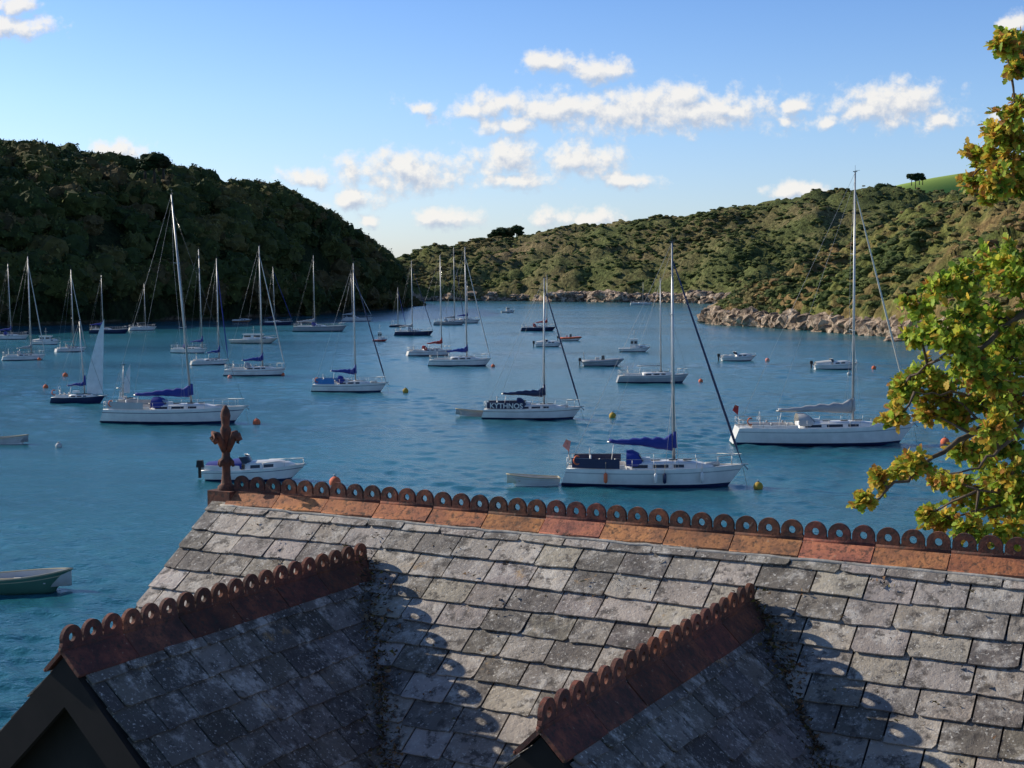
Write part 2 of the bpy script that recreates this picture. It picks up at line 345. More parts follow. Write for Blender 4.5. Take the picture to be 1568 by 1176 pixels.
def trees_at(name,lst,Y,col=(.03,.045,.015)):
    it=[]
    for (x,y,r) in lst:
        p=atY(x,y,Y); R_=r/F*Y; it.append((p,(R_,R_*.7),random.random()*6,tuple(c*random.uniform(.7,1.3) for c in col),random.randrange(5)))
    o=scatter(name,it,TT,fol); mb=MB()
    for (x,y,r) in lst:
        p=atY(x,y,Y); mb.tube([p-Vector((0,0,r*2.0/F*Y)),p],[.5,.3],pm('bark_dark',(.06,.045,.03),.9))
    mb.obj('trunks',parent=o)
trees_at('pine_trees',[(752,362,6),(760,357,9),(770,355,10),(781,355,9),(791,351,9),(796,357,6),(775,362,8)],1045)
trees_at('pine_trees',[(1382,297,9),(1357,291,14),(1340,299,10),(1370,301,10),(1425,299,8),(1330,302,8),(1405,303,9),(1352,299,12)],965)
trees_at('pine_tree',[(1396,270,7),(1408,269,7),(1402,271,9),(1413,273,5)],1530)
trees_at('pine_trees',[(236,246,17),(222,254,10),(250,250,12),(243,242,10)],458,(.035,.05,.015))
rk=veg_mat('shore_rock',[(.12,.09,.07),(.34,.25,.18),(.52,.40,.29),(.62,.52,.41)],False,scale=.4)
RT=[]
for s_ in range(4):
    v,f=ico(2); v=np.array([p*(1+.8*noise.noise(Vector(p)*1.3+Vector((s_*5,0,0)))+.35*noise.noise(Vector(p)*4)) for p in v]); RT.append((v,f,np.ones((len(v),3))))
it=[]
for _ in range(700):
    a=random.random()**1.2*.85; p=near.pos(a,random.uniform(.0,.03)); p.z=random.uniform(-.3,2.8); r=random.uniform(.5,2.4); it.append((p,(r*1.2,r*random.uniform(.5,1.2)),random.random()*6,(1,1,1),random.randrange(4)))
for _ in range(600):
    a=random.uniform(.2,.4)if random.random()<.8 else random.uniform(0,.6); p=far.pos(a,random.uniform(.0,.02)); p.z=random.uniform(-.5,4.5); r=random.uniform(1,3.2); it.append((p,(r*1.5,r*random.uniform(.5,1.1)),random.random()*6,(1,1,1),random.randrange(4)))
for _ in range(12):
    p=onz(random.uniform(1360,1385),random.uniform(519,523)); it.append((p,(random.uniform(.6,1.5),random.uniform(.5,1.2)),random.random()*6,(1,1,1),random.randrange(4)))
scatter('shore_rocks',it,RT,rk)
# ------------------------------------------------------------ boats
def hull(mb,L,B,fs,fb,cols,rev=True,full=.3,open_=False,draft=.3,bowrake=.09):
    ns=19; rows=[1,.92,.80,.755,.45,.17,.06]
    wd=[1,1.005,.99,.985,.95,.9,.87]
    mats_=[cols[0],cols[0],cols[1],cols[0],cols[0],cols[2],cols[3],cols[3]]
    rings=[];deck=[]
    def bw(u):
        if u<.42: return B/2*(1-full*((.42-u)/.42)**2)
        return max(.012,B/2*(1-((u-.42)/.58)**2.3))
    def sh(u): return fs+(fb-fs)*max(0,u)**1.6-.04*L/10*math.sin(math.pi*u)
    for i in range(ns):
        u=(i/(ns-1)); u=1-(1-u)**1.25; b=bw(u); z=sh(u); side=[]
        for rf,wf in zip(rows,wd):
            k=max(0,(u-.7)/.3)**2
            dx=-bowrake*L*(1-rf)*k
            dx+= (1-min(1,u/.08))*(-1 if rev else 1)*.035*L*(1-rf)
            ww=b*(1-(1-wf)*(1+3.5*k))
            side.append((-L/2+u*L+dx,ww,z*rf))
        k=max(0,(u-.7)/.3)**2
        side.append((-L/2+u*L-bowrake*L*k*1.05,b*.75,-.06)); side.append((-L/2+u*L-bowrake*L*k*1.3,b*.3,-draft*(1-k*.6)))
        ring=[Vector(p) for p in side]+[Vector((p[0],-p[1],p[2])) for p in side[::-1]]
        rings.append(ring); deck.append((Vector(side[0]),z,b,u))
    ms=mats_+[cols[3]]+mats_[::-1]
    mb.loft(rings,ms)
    r0=rings[0]; n=len(r0); mb.add(r0,[(k,k+1,n-2-k,n-1-k) for k in range(n//2-1)],[cols[0]]*(n//2-1))
    if not open_:
        dr=[]
        for (p,z,b,u) in deck: dr.append([Vector((p.x,b*.97,z*.95)),Vector((p.x,b*.5,z*.95+.04)),Vector((p.x,0,z*.95+.06)),Vector((p.x,-b*.5,z*.95+.04)),Vector((p.x,-b*.97,z*.95))])
        mb.loft(dr,C('cream') if L>5 else cols[0])
        for sgn in(1,-1): mb.tube([Vector((p.x,sgn*b*.99,z+.005)) for p,z,b,u in deck],.03,cols[4] if len(cols)>4 else C('white'),5)
    return bw,sh
def trunk(mb,L,bw,sh,u0,u1,h,wf,win,mat):
    rings=[]
    n=9
    for i in range(n):
        t=i/(n-1); u=u0+(u1-u0)*t; x=-L/2+u*L; w=min(bw(u)*wf,bw(.45)*wf); z=sh(u)*.95
        hh=h*(1 if t<.55 else 1-.72*((t-.55)/.45)**1.6)*(1 if i else .96)
        rings.append([Vector((x,w,z-.05)),Vector((x,w*.9,z+hh*.8)),Vector((x,w*.75,z+hh)),Vector((x,0,z+hh*1.12)),Vector((x,-w*.75,z+hh)),Vector((x,-w*.9,z+hh*.8)),Vector((x,-w,z-.05))])
    mb.loft(rings,mat,caps=True)
    for k,(a,b) in enumerate(win):
        for sg in(1,-1):
            P=[]
            for t in(a,b):
                i=t*(n-1); i0=min(int(i),n-2); f=i-i0; r=[rings[i0][j].lerp(rings[i0+1][j],f) for j in range(7)]
                lo,hi=(r[0],r[1]) if sg>0 else (r[6],r[5])
                P.append((lo.lerp(hi,.38)+Vector((0,sg*.012,0)),lo.lerp(hi,.85)+Vector((0,sg*.012,0))))
            mb.add([P[0][0],P[1][0],P[1][1],P[0][1]],[(0,1,2,3)],C('dark'))
def sprayhood(mb,x,z,w,h,l,mat):
    rings=[]
    for t,hs,ws in((0,1,1),(.35,1.02,1),(.7,.8,.97),(1,.15,.9)):
        rings.append([Vector((x+l*t,w*ws*math.cos(a),z+h*hs*max(0,math.sin(a))**.7)) for a in [math.pi*k/10 for k in range(11)]])
    mb.loft(rings,mat)
    mb.add([rings[2][3]+Vector((.03,0,.03)),rings[2][7]+Vector((.03,0,.03)),rings[3][7]+Vector((.03,0,.05)),rings[3][3]+Vector((.03,0,.05))],[(0,1,2,3)],C('dark'))
def rails(mb,L,bw,sh):
    al=C('alu'); us=[.02,.13,.25,.37,.49,.61,.73,.85,.93]
    for sg in(1,-1):
        pts=[Vector((-L/2+u*L,sg*bw(u)*.95,sh(u))) for u in us]
        for p in pts: mb.tube([p,p+Vector((0,0,.6))],.014,al,4)
        for h in(.3,.6): mb.tube([p+Vector((0,0,h)) for p in pts],.007 if h<.5 else .009,al,4)
    f=[Vector((-L/2+u*L,s_*bw(u)*.95,sh(u)+.62)) for u,s_ in((.85,1),(.93,1),(.985,.9),(.985,-.9),(.93,-1),(.85,-1))]
    mb.tube(f,.018,al,5)
    f=[Vector((-L/2+u*L,s_*bw(u)*.95,sh(u)+.62)) for u,s_ in((.13,1),(.02,1),(.0,.9),(.0,-.9),(.02,-1),(.13,-1))]
    mb.tube(f,.018,al,5); mb.tube([p-Vector((0,0,.3)) for p in f],.014,al,5)
    for p in (f[2],f[3]): mb.tube([p,p-Vector((0,0,.62))],.016,al,4)
def yacht(xs,xb,yw,xm,yt,xt=None,hc='white',cov='blue',hood='blue',gen='blue',stripe='navy',boot='navy',yaw=0.0,name='sailing_yacht',boom=None,near_=False,ext=None,rev=True,boomdz=0.0):
    c=onz((xs+xb)/2,yw); k=F/(c.y*CP+H*SP); L=(xb-xs)/k/math.cos(yaw)*.975; B=min(3.9,max(1.9,L*.3)); 
    if xt is None: xt=xm
    mb=MB(); fs=L*.088+.12; fb=L*.105+.18
    bw,sh=hull(mb,L,B,fs,fb,[C(hc),C(stripe),C(boot),C('navy' if boot=='navy' else 'dark')],rev=rev)
    um=(xm-xs)/(xb-xs); mx=-L/2+um*L; Hm=(yw-yt)/k; lean=(xt-xm)/k
    trunk(mb,L,bw,sh,.34,min(.84,um+.22),.36*min(1,L/9)+.05,.62,[(.06,.24),(.3,.48),(.54,.66)],C('white'))
    zd=sh(um)*.95+.4; rm=.055+.004*Hm*.5
    base=Vector((mx,0,zd-.4)); top=Vector((mx+lean,0,Hm))
    al=C('alu')
    mb.tube([base,base.lerp(top,.5),top],[rm,rm*.95,rm*.6],al,8)
    mb.box(top+Vector((0,0,.05)),(.3,.08,.06),C('dark')); mb.tube([top,top+Vector((0,0,.5))],.01,C('dark'),4)
    mb.tube([top+Vector((0,0,.12)),top+Vector((.35,0,.14))],.012,C('dark'),4)
    chain=[Vector((mx-.1,s_*bw(um)*.93,sh(um))) for s_ in(1,-1)]
    fr=[.5] if Hm<12 else [.38,.68]
    tips=[]
    for f in fr:
        q=base.lerp(top,f)
        for i,s_ in enumerate((1,-1)):
            t=q+Vector((-.12,s_*bw(um)*.62*(1-.3*f),.05)); mb.tube([q,t],[.03,.02],al,4); tips.append((f,i,t))
    dk=C('grey')
    for i in(0,1):
        mb.tube([chain[i]]+[t for f,j,t in tips if j==i]+[top-Vector((0,0,.1))],.008,dk,4)
        for dx_ in(.35,-.4): mb.tube([chain[i]+Vector((dx_,0,0)),base.lerp(top,fr[0])],.007,dk,4)
    bow=Vector((L/2-.12,0,sh(1)+.05)); stern=Vector((-L/2+.1,0,sh(0)+.05))
    ft=base.lerp(top,.93)
    if gen: 
        mb.tube([bow,bow.lerp(ft,.05),bow.lerp(ft,.1),bow.lerp(ft,.5),bow.lerp(ft,.93),ft],[.02,.03,.08,.07,.045,.02],C(gen),7)
    else: mb.tube([bow,ft],.012,C('dark'),4)
    mb.tube([stern,top],.009,dk,4)
    bl=(boom if boom else L*.34); zb=zd+.75
    b0=Vector((mx-.12,0,zb)); b1=Vector((mx-bl,0,zb-.05+boomdz))
    mb.tube([b0,b1],.055,al,6)
    rr=[];n=17
    for i in range(n):
        t=i/(n-1); p=b0.lerp(b1,t*.97+.0); hh=(.46*(1-t)**1.3+.17)*(1+.14*math.sin(i*2.1))*min(1.15,L/9.5); w_=.15+.03*math.sin(i*1.7)
        if i==0: hh*=1.25
        rr.append([p+Vector((0,w_*math.cos(a),hh*.40+hh*.62*math.sin(a)-.03*math.sin(t*math.pi*3))) for a in [2*math.pi*q/8 for q in range(8)]])
    if cov:
        mb.loft(rr,C(cov),closed=True,caps=True)
        mb.tube([b0+Vector((.12,0,0)),b0+Vector((.12,0,.95))],[.16,.1],C(cov),7)
    mb.tube([b1,base.lerp(top,.97)],.007,dk,4)
    mb.tube([b1+Vector((.4,0,0)),Vector((b1.x+.2,0,sh(.2)))],.02,C('white'),4)
    for s_ in(1,-1):
        mb.box((-L/2+.2*L,s_*bw(.2)*.66,sh(.2)*.95+.14),(L*.27,.14,.26),C('white'),top=.94)
    mb.box((-L/2+.2*L,0,sh(.2)*.95+.035),(L*.25,bw(.2)*1.1,.05),C('teak'))
    mb.tube([(-L/2+.13*L,0,sh(.1)),(-L/2+.13*L,0,sh(.1)+.7)],.05,C('white'),6)
    ring=[Vector((-L/2+.125*L,.36*math.cos(a),sh(.1)+.75+.36*math.sin(a))) for a in [2*math.pi*q/16 for q in range(17)]]
    mb.tube(ring,.02,C('alu'),4,cap=False)
    if hood: sprayhood(mb,-L/2+.335*L,sh(.35)*.95+.2,bw(.38)*.6,.85*min(1,L/9),L*.1,C(hood))
    if L>5.5: rails(mb,L,bw,sh)
    for hx in(.5,.6,.68): mb.box((-L/2+hx*L,0,sh(hx)*.95+.43*min(1,L/9)+.05),(.5,.45,.06),C('dark'))
    if near_:
        for s_ in (-1,1):
            if ext and 'dodger' in ext:
                p0=[Vector((-L/2+u*L,s_*bw(u)*.965,sh(u)+.06)) for u in(.03,.1,.2,.29,ext.get('dl',.3))]
                mb.loft([[p,p+Vector((0,0,.56))] for p in p0],C(ext['dodger']))
        for fx,fc in (ext or {}).get('fend',[]):
            u=(fx-xs)/(xb-xs); p=Vector((-L/2+u*L,-bw(u)*1.0-.14,sh(u)*.55)); mb.tube([p+Vector((0,0,.32)),p+Vector((0,0,.22)),p-Vector((0,0,.22)),p-Vector((0,0,.3))],[.03,.11,.11,.03],C(fc),8); mb.tube([p+Vector((0,.1,.9)),p],.01,C('rope'),4)
        mb.tube([bow,bow+Vector((.3,-.1,-sh(1)-.05))],.012,C('rope'),4)
        mb.box((L/2+.02,0,sh(1)+.03),(.45,.14,.07),C('alu')); 
        mb.tube([(L/2-.05,0,sh(1)+.02),(L/2+.22,0,sh(1)-.28)],[.03,.05],C('grey'),5)
        if not (ext and 'dl' in ext):
            lb=Vector((-L/2+.06*L,-bw(.06)*.9,sh(0)+.5)); mb.tube([lb+Vector((.2*math.cos(a),-.05,.24*math.sin(a))) for a in [.9+q*.5 for q in range(10)]],.055,C('orange'),6)
        for s_ in(1,-1):
            for q in(.18,.27): p=Vector((-L/2+q*L,s_*bw(.2)*.66,sh(.2)*.95+.27)); mb.tube([p,p+Vector((0,0,.16))],[.08,.06],C('alu'),8)
        mb.box((-L/2+.44*L,0,sh(.44)*.95+.52),(.7,.45,.2),C('white'),top=.85)
        mb.tube([Vector((-L/2+.86*L,.1,sh(.86)+.1)),Vector((-L/2+.78*L,-.2,sh(.8)+.12))],.12,C('canvas'),6)
    if ext and 'flag' in ext:
        p=Vector((-L/2+.1,.3,sh(0)+.3)); mb.tube([p,p+Vector((-.2,0,1.3))],.015,C('brown'),4)
        q=p+Vector((-.2,0,1.25)); fl=[]
        for i in range(5): fl.append([q+Vector((-.03-.05*i,.05*math.sin(i*1.5),-.12*i*.8)),q+Vector((-.03-.02*i+.28,.06*math.cos(i),-.1-.16*i))])
        mb.loft(fl,C(ext['flag']))
    o=mb.obj(name,(c.x,c.y+B/2,0),yaw)
    return o,L,B,bw,sh
def motor(xs,xb,yw,kind='cuddy',hc='white',cov=None,yaw=0.0,name='motor_boat',boot='navy',ob=True,deck='white'):
    c=onz((xs+xb)/2,yw); k=F/(c.y*CP+H*SP); L=(xb-xs)/k; B=min(2.6,max(1.5,L*.36)); mb=MB()
    bw,sh=hull(mb,L,B,.62*min(1.1,L/6),.95*min(1.15,L/6),[C(hc),C('navy' if hc=='white' else 'white'),C(boot),C(boot)],rev=False,full=.1,bowrake=.16)
    z=sh(.4)*.95
    if kind=='cuddy':
        trunk(mb,L,bw,sh,.42,.88,.42,.78,[(.12,.32),(.4,.6)],C(deck))
        n=7; lo=[];hi=[]
        for i in range(n):
            a=-math.pi/2+math.pi*i/(n-1); lo.append(Vector((-L/2+.40*L+.35*math.cos(a)*1.3,bw(.4)*.72*math.sin(a),z+.36))); hi.append(lo[-1]+Vector((-.25,0,.42)))
        mb.loft([lo,hi],C('dark')); mb.tube(hi,.022,C('alu'),5); mb.tube(lo,.02,C('alu'),5)
        for s_ in(1,-1): mb.box((-L/2+.2*L,s_*bw(.2)*.78,sh(.2)*.95+.16),(L*.36,.12,.3),C(deck),top=.93)
        for x_ in(.12,.3): mb.box((-L/2+x_*L,0,sh(.2)*.95+.2),(.5,bw(.2)*1.0,.35),C('canvas'),top=.9)
        f=[Vector((-L/2+u*L,s_*bw(u)*.9,sh(u)+.35)) for u,s_ in((.6,1),(.8,1),(.97,.8),(.97,-.8),(.8,-1),(.6,-1))]; mb.tube(f,.015,C('alu'),4)
        for p in f: mb.tube([p,p-Vector((0,0,.36))],.012,C('alu'),4)
    if kind in('wheel','cruiser'):
        x0,hgt,ln=(-.02*L,1.5,.24*L) if kind=='wheel' else (-.02*L,1.0,.42*L)
        mb.box((x0,0,z+hgt/2),(ln,B*.62,hgt),C(deck),top=.88)
        for s_ in(1,-1):
            for q in(-.25,.22): mb.box((x0+q*ln,s_*B*.297,z+hgt*.68),(ln*.32,.03,hgt*.3),C('dark'))
        mb.box((x0+ln*.46,0,z+hgt*.68),(.06,B*.5,hgt*.3),C('dark'))
        mb.box((x0-.03,0,z+hgt+.04),(ln*1.02,B*.64,.08),C(deck)); mb.tube([(x0,0,z+hgt),(x0,0,z+hgt+1.6)],.03,C('alu'),5)
        mb.tube([(x0-.3,0,z+hgt+.9),(x0+.3,0,z+hgt+.9)],.02,C('alu'),4)
        trunk(mb,L,bw,sh,.6,.9,.35,.7,[(.2,.5)],C(deck))
        f=[Vector((-L/2+u*L,s_*bw(u)*.9,sh(u)+.45)) for u,s_ in((.5,1),(.8,1),(.97,.8),(.97,-.8),(.8,-1),(.5,-1))]; mb.tube(f,.018,C('alu'),4)
        for p in f: mb.tube([p,p-Vector((0,0,.46))],.014,C('alu'),4)
    if kind=='rib':
        for s_ in(1,-1): mb.tube([Vector((-L/2+u*L,s_*bw(u)*.9,sh(u)+.02)) for u in(0,.2,.4,.6,.8,.92,.99)],[.2]*5+[.17,.12],C(cov or 'grey'),8)
        mb.box((0,0,z+.45),(.5,.5,.8),C('dark'),top=.8); mb.box((-.8,0,z+.3),(.6,.5,.6),C('canvas'),top=.85)
        mb.tube([(-L/2+.3,-.5,z),(-L/2+.2,-.5,z+1.3),(-L/2+.2,.5,z+1.3),(-L/2+.3,.5,z)],.03,C('alu'),5)
    if cov and kind!='rib':
        mb.loft([[Vector((-L/2+.03*L+.36*L*t,B*.4*math.cos(a),sh(.2)+.1+(.3+.28*t)*max(0,math.sin(a))**.8)) for a in [math.pi*q/8 for q in range(9)]] for t in(0,.3,.6,1)],C(cov))
    if ob:
        x=-L/2-.32; mb.box((x,0,z+.28),(.42,.34,.42),C('black'),top=.8); mb.box((x-.02,0,z-.2),(.16,.14,.75),C('black')); mb.box((x+.22,0,z-.02),(.2,.3,.22),C('grey'))
        mb.tube([(x-.05,0,-.28),(x-.28,0,-.28)],[.06,.03],C('black'),6)
    return mb.obj(name,(c.x,c.y+B/2,0),yaw)
def dinghy(xs,xb,yw,hc='white',name='dinghy',yaw=0,inner='cream',L=None,boot='white',h=.42):
    c=onz((xs+xb)/2,yw); k=F/(c.y*CP+H*SP); L=L or (xb-xs)/k; B=L*.42; mb=MB()
    bw,sh=hull(mb,L,B,h,h*1.6,[C(hc),C('rope'),C(boot),C(boot)],rev=False,full=.35,open_=True,bowrake=.16,draft=.1)
    us=[i/12 for i in range(13)]
    ins=[[Vector((-L/2+u*L*.985+.01,s_*bw(u)*wf,zf)) for s_,wf,zf in((1,.95,sh(u)),(1,.8,.18),(1,.3,.15),(-1,.3,.15),(-1,.8,.18),(-1,.95,sh(u)))] for u in us]
    mb.loft(ins,C(inner))
    for s_ in(1,-1): mb.tube([Vector((-L/2+u*L,s_*bw(u)*.99,sh(u)+.01)) for u in us],.035,C('rope'),6)
    mb.tube([Vector((-L/2,-bw(0),sh(0)+.01)),Vector((-L/2,bw(0),sh(0)+.01))],.035,C('rope'),6)
    for u in(.06,.42,.72): mb.box((-L/2+u*L+.08,0,h*.72),(.26,bw(u)*1.75,.035),C('teak' if inner=='cream' else inner))
    for s_ in(1,-1): mb.tube([(-L*.3,s_*.2,h*.8),(L*.28,s_*.28,h*.86)],.022,C('rope'),5)
    return mb.obj(name,(c.x,c.y+B/2,0),yaw)
def buoy(x,y,rp,col):
    c=onz(x,y+rp*.6); k=F/(c.y*CP+H*SP); r=rp/k; mb=MB(); mb.ball((0,0,r*.45),r,C(col),n=14)
    mb.tube([(0,0,r*1.3),(0,0,r*1.6)],r*.14,C('dark'),6)
    mb.tube([(r*.25*math.cos(a),0,r*1.65+r*.2*math.sin(a)) for a in [k_*.7 for k_ in range(10)]],r*.05,C('grey'),5)
    mb.obj('mooring_buoy',c)
Y=yacht
Y(868,1147,748,1037,372,1031,near_=True,cov='blue',hood='blue',gen='navy',stripe='grey',boot='navy',boom=3.9,boomdz=.35,ext=dict(dodger='navy',fend=[(930,'orange'),(1008,'white'),(1022,'navy'),(1080,'white')],flag='pink'),rev=True,yaw=-.10)
Y(1132,1414,684,1316,264,1313,near_=True,cov='grey',hood='canvas',gen='cream',stripe='grey',boot='navy',boom=5.6,ext=dict(flag='red',fend=[]),yaw=-.03)
Y(152,376,650,288,298,261,near_=True,cov='blue',hood='blue',gen=None,stripe='navy',boot='navy',boom=5.0,ext=dict(dodger='canvas'),yaw=-.08)
o,L,B,bw,sh=Y(740,893,643,834,426,834,near_=True,cov='navy',hood='navy',gen='navy',stripe='brown',boot='navy',boom=3.7,boomdz=.15,ext=dict(dodger='navy',dl=.42),yaw=-.06)
tcu=bpy.data.curves.new('boat_name','FONT'); tcu.body='KYTHNOS'; tcu.size=.62; tcu.extrude=.004; tcu.offset=.012; to=bpy.data.objects.new('boat_name',tcu); scene.collection.objects.link(to); to.parent=o
p0=Vector((-L/2+.06*L,-bw(.06)*.965,0)); p1=Vector((-L/2+.36*L,-bw(.36)*.965,0)); to.rotation_euler=(math.pi/2,0,math.atan2(p1.y-p0.y,p1.x-p0.x)); to.location=(p0.x,p0.y-.12,sh(.15)+.13); tcu.materials.append(C('white'))
Y(477,593,601,543,403,541,cov='blue',hood='blue',gen='navy',near_=True,boomdz=.3,ext=dict(dodger='lblue'),yaw=-.05)
Y(656,753,561,715,379,712,cov='blue',hood=None,gen='canvas',yaw=.04)
Y(624,692,545,676,391,674,cov='red',hood='red',gen=None,yaw=.3,stripe='red')
Y(342,437,576,400,377,397,cov='blue',hood='grey',gen='canvas',yaw=.05,stripe='red')
Y(293,347,559,333,396,331,cov='blue',hood=None,gen='blue',yaw=.4)
Y(260,318,541,310,382,306,cov='blue',hood='blue',gen=None,yaw=-.3)
Y(448,531,508,480,391,479,cov='grey',hood='blue',gen=None,hc='grey')
Y(404,446,498,420,409,418,cov='navy',hood=None,gen='blue',hc='navy',yaw=.5)
Y(199,236,506,221,434,220,cov=None,hood=None,gen=None,yaw=.5)
Y(136,196,511,155,421,154,cov='blue',hood=None,gen=None,hc='navy')
Y(87,126,539,110,413,108,cov=None,hood='canvas',gen='canvas',yaw=.6)
Y(5,64,552,44,393,42,cov='grey',hood='canvas',gen='canvas',yaw=.4)
Y(-15,42,520,14,404,12,cov='blue',hood='blue',gen=None)
Y(604,664,514,631,399,630,cov='canvas',hood='canvas',gen='navy',hc='navy')
Y(664,712,498,696,378,695,cov='grey',hood='canvas',gen='navy',hc='grey')
Y(686,736,495,716,430,715,cov='blue',hood=None,gen=None)
Y(524,571,492,539,418,537,cov='canvas',hood='canvas',gen='canvas')
Y(798,852,507,838,421,838,cov='red',hood='red',gen=None,hc='navy')
Y(947,1058,587,1014,426,1012,cov=None,hood=None,gen=None,yaw=.03,hc='grey',stripe='white')
Y(966,1000,467,985,432,985,cov=None,hood=None,gen=None)
Y(596,622,501,609,440,609,cov=None,hood=None,gen='blue',hc='navy')
def sail(o,x,h,w,z0,name='sail',ln=0):
    mb=MB(); rings=[]
    for i in range(13):
        t=i/12; wd=w*(1-t)**.75*(.55+.45*math.sin(min(1,t*2.2+.35)*math.pi/2)); rings.append([Vector((x+ln*t-wd*q+0,.16*math.sin(q*math.pi)*(1-t*.6),z0+h*t)) for q in(0,.25,.5,.75,1)])
    mb.loft(rings,C('sail')); return mb.obj(name,parent=o)
o,L,*_=Y(76,158,618,126,492,120,cov='blue',hood=None,gen=None,hc='navy',near_=True)
k=(618-432)/11.8; sail(o,L/2-.25,(610-495)/k,1.9,.9,ln=.3)
o,L,*_r=Y(178,206,617,184,560,186,cov=None,hood=None,gen=None,hc='white'); k=(617-432)/11.8; sail(o,.2,2.9,.9,.9,ln=.1)
for a in [(350,426,526,'cruiser','cream',None),(47,91,528,'cruiser','white','canvas'),(570,593,523,'wheel','red',None),(820,862,531,'cuddy','white','canvas'),(948,997,539,'wheel','white',None),
 (767,789,479,'wheel','white',None),(1105,1160,553,'cuddy','white',None),(1249,1316,566,'cuddy','white','canvas'),(355,385,494,'cuddy','brown',None)]:
    motor(a[0],a[1],a[2],a[3],hc=a[4],cov=a[5],yaw=random.uniform(-.15,.15),ob=a[3]=='cuddy',name='fishing_boat' if a[3]=='wheel' else ('cabin_cruiser' if a[3]=='cruiser' else 'motor_boat'))
motor(857,891,522,'rib',cov='orange',name='inflatable_boat'); motor(892,956,561,'rib',cov='grey',name='inflatable_boat',hc='grey')
motor(308,466,738,'cuddy',cov='blue',yaw=-.04)
dinghy(775,857,745,hc='canvas',yaw=math.pi+.12); dinghy(697,742,638,hc='grey',yaw=math.pi,inner='grey'); dinghy(-20,40,681,hc='canvas',inner='grey')
dinghy(-60,98,911,hc='green',L=4.0,yaw=.08,boot='green',name='rowing_boat',h=.5,inner='canvas')
for b in [(513,737,9,'orange'),(393,646,6,'orange'),(352,577,3.5,'pink'),(100,574,4,'orange'),(755,560,3,'orange'),(433,573,3,'orange'),(1447,676,7,'orange'),(1338,563,3.5,'orange'),(1073,583,3.5,'orange'),(1175,551,3.5,'pink'),
 (621,598,4.5,'yellow'),(938,636,5.5,'yellow'),(1161,744,7.5,'yellow'),(90,682,5,'canvas'),(60,550,3,'orange'),(1300,572,3,'canvas'),(70,592,4,'orange')]: buoy(*b)
# ------------------------------------------------------------ house
E=Vector((.4713,.882,0)); Rr=Vector((.882,-.4713,0)); L0=Vector((-2.221,11.16,0)); Z0=10.05; UP=Vector((0,0,1))
RZ=Matrix.Rotation(math.atan2(Rr.y,Rr.x),3,'Z')
def P(s,t,z): return L0+Rr*s-E*t+UP*z
house=empty('stone_house')
m,nt,bs=nodes('slate'); at=N(nt,'ShaderNodeAttribute',attribute_name='Col')
n1=noise_node(nt,2.2,6,.65); n2=noise_node(nt,11,7,.72); n3=noise_node(nt,50,4,.6); n4=noise_node(nt,5,9,.78)
c=ramp(nt,n1.outputs[0],[(.3,(.22,.205,.185)),(.5,(.33,.295,.255)),(.7,(.43,.385,.33))]).outputs[0]
c=mix(nt,1.0,c,at.outputs['Color'],'MULTIPLY')
c=mix(nt,ramp(nt,n4.outputs[0],[(.51,0),(.62,.65)]).outputs[0],c,(.64,.59,.51))
c=mix(nt,ramp(nt,n2.outputs[0],[(.39,.85),(.48,0)]).outputs[0],c,(.07,.058,.048))
c=mix(nt,ramp(nt,n3.outputs[0],[(.60,0),(.68,.8)]).outputs[0],c,(.70,.66,.58))
c=mix(nt,ramp(nt,noise_node(nt,3.1,6,.75).outputs[0],[(.63,0),(.70,.6)]).outputs[0],c,(.45,.27,.10))
nt.links.new(c,bs.inputs['Base Color']); bs.inputs['Roughness'].default_value=.85
bump(nt,bs,n2.outputs[0],.018); slate=m
def slates(mb,O,a,d,n,len_,hgt,w=.32,ex=.2,keep=None,tone=1.0,warm=1.0):
    rows=int(hgt/ex)+1
    for i in range(rows):
        v0=i*ex+.02; s=-(w/2 if i%2 else 0)+random.uniform(-.04,.04)
        while s<len_:
            ww=w*random.uniform(.82,1.15); s0=max(0,s); s1=min(len_,s+ww); s+=ww
            if s1-s0<.05: continue
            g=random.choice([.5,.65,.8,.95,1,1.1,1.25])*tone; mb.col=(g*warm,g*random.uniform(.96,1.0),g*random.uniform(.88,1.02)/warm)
            j=lambda q:random.uniform(-q,q)
            b0=v0+ex+j(.008); tl=j(.006)
            lift=.018+abs(j(.010)); th=.010
            x0=s0+.006;x1=s1-.006; ch=random.random()<.25
            bot=[(x0,b0+tl-(random.uniform(.01,.035) if ch else .002)),(x0+.025,b0+tl+j(.004)),((x0*2+x1)/3,b0+j(.005)),((x0+x1*2)/3,b0+j(.005)),(x1-.02,b0-tl+j(.004)),(x1,b0-tl-.003-(random.uniform(0,.03) if random.random()<.2 else 0))]
            pts=[(x0,v0-.05,.001),(x1,v0-.05,.001)]+[(x,y,lift) for x,y in bot[::-1]]
            lo=[O+a*x+d*y+n*h for x,y,h in pts]; hi=[O+a*x+d*y+n*(h+th) for x,y,h in pts]; k=len(pts)
            mb.add(lo+hi,[tuple(range(k,2*k))]+[(q,(q+1)%k,k+(q+1)%k,k+q) for q in range(k)],slate)
    mb.col=(1,1,1)
    m2=pm('roof_batten',(.03,.028,.025),.9)
    q=[O,O+a*len_,O+a*len_+d*(hgt+.12),O+d*(hgt+.12)]; mb.add([p-n*.004 for p in q]+[p-n*.05 for p in q],[(0,1,2,3),(7,6,5,4),(0,4,5,1),(1,5,6,2),(2,6,7,3),(3,7,4,0)],m2)
MM=.75; M2=.98
mb=MB()
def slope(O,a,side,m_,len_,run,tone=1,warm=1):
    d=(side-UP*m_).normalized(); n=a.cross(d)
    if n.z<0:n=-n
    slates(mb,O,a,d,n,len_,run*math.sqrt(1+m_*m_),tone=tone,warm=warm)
SL=9.5
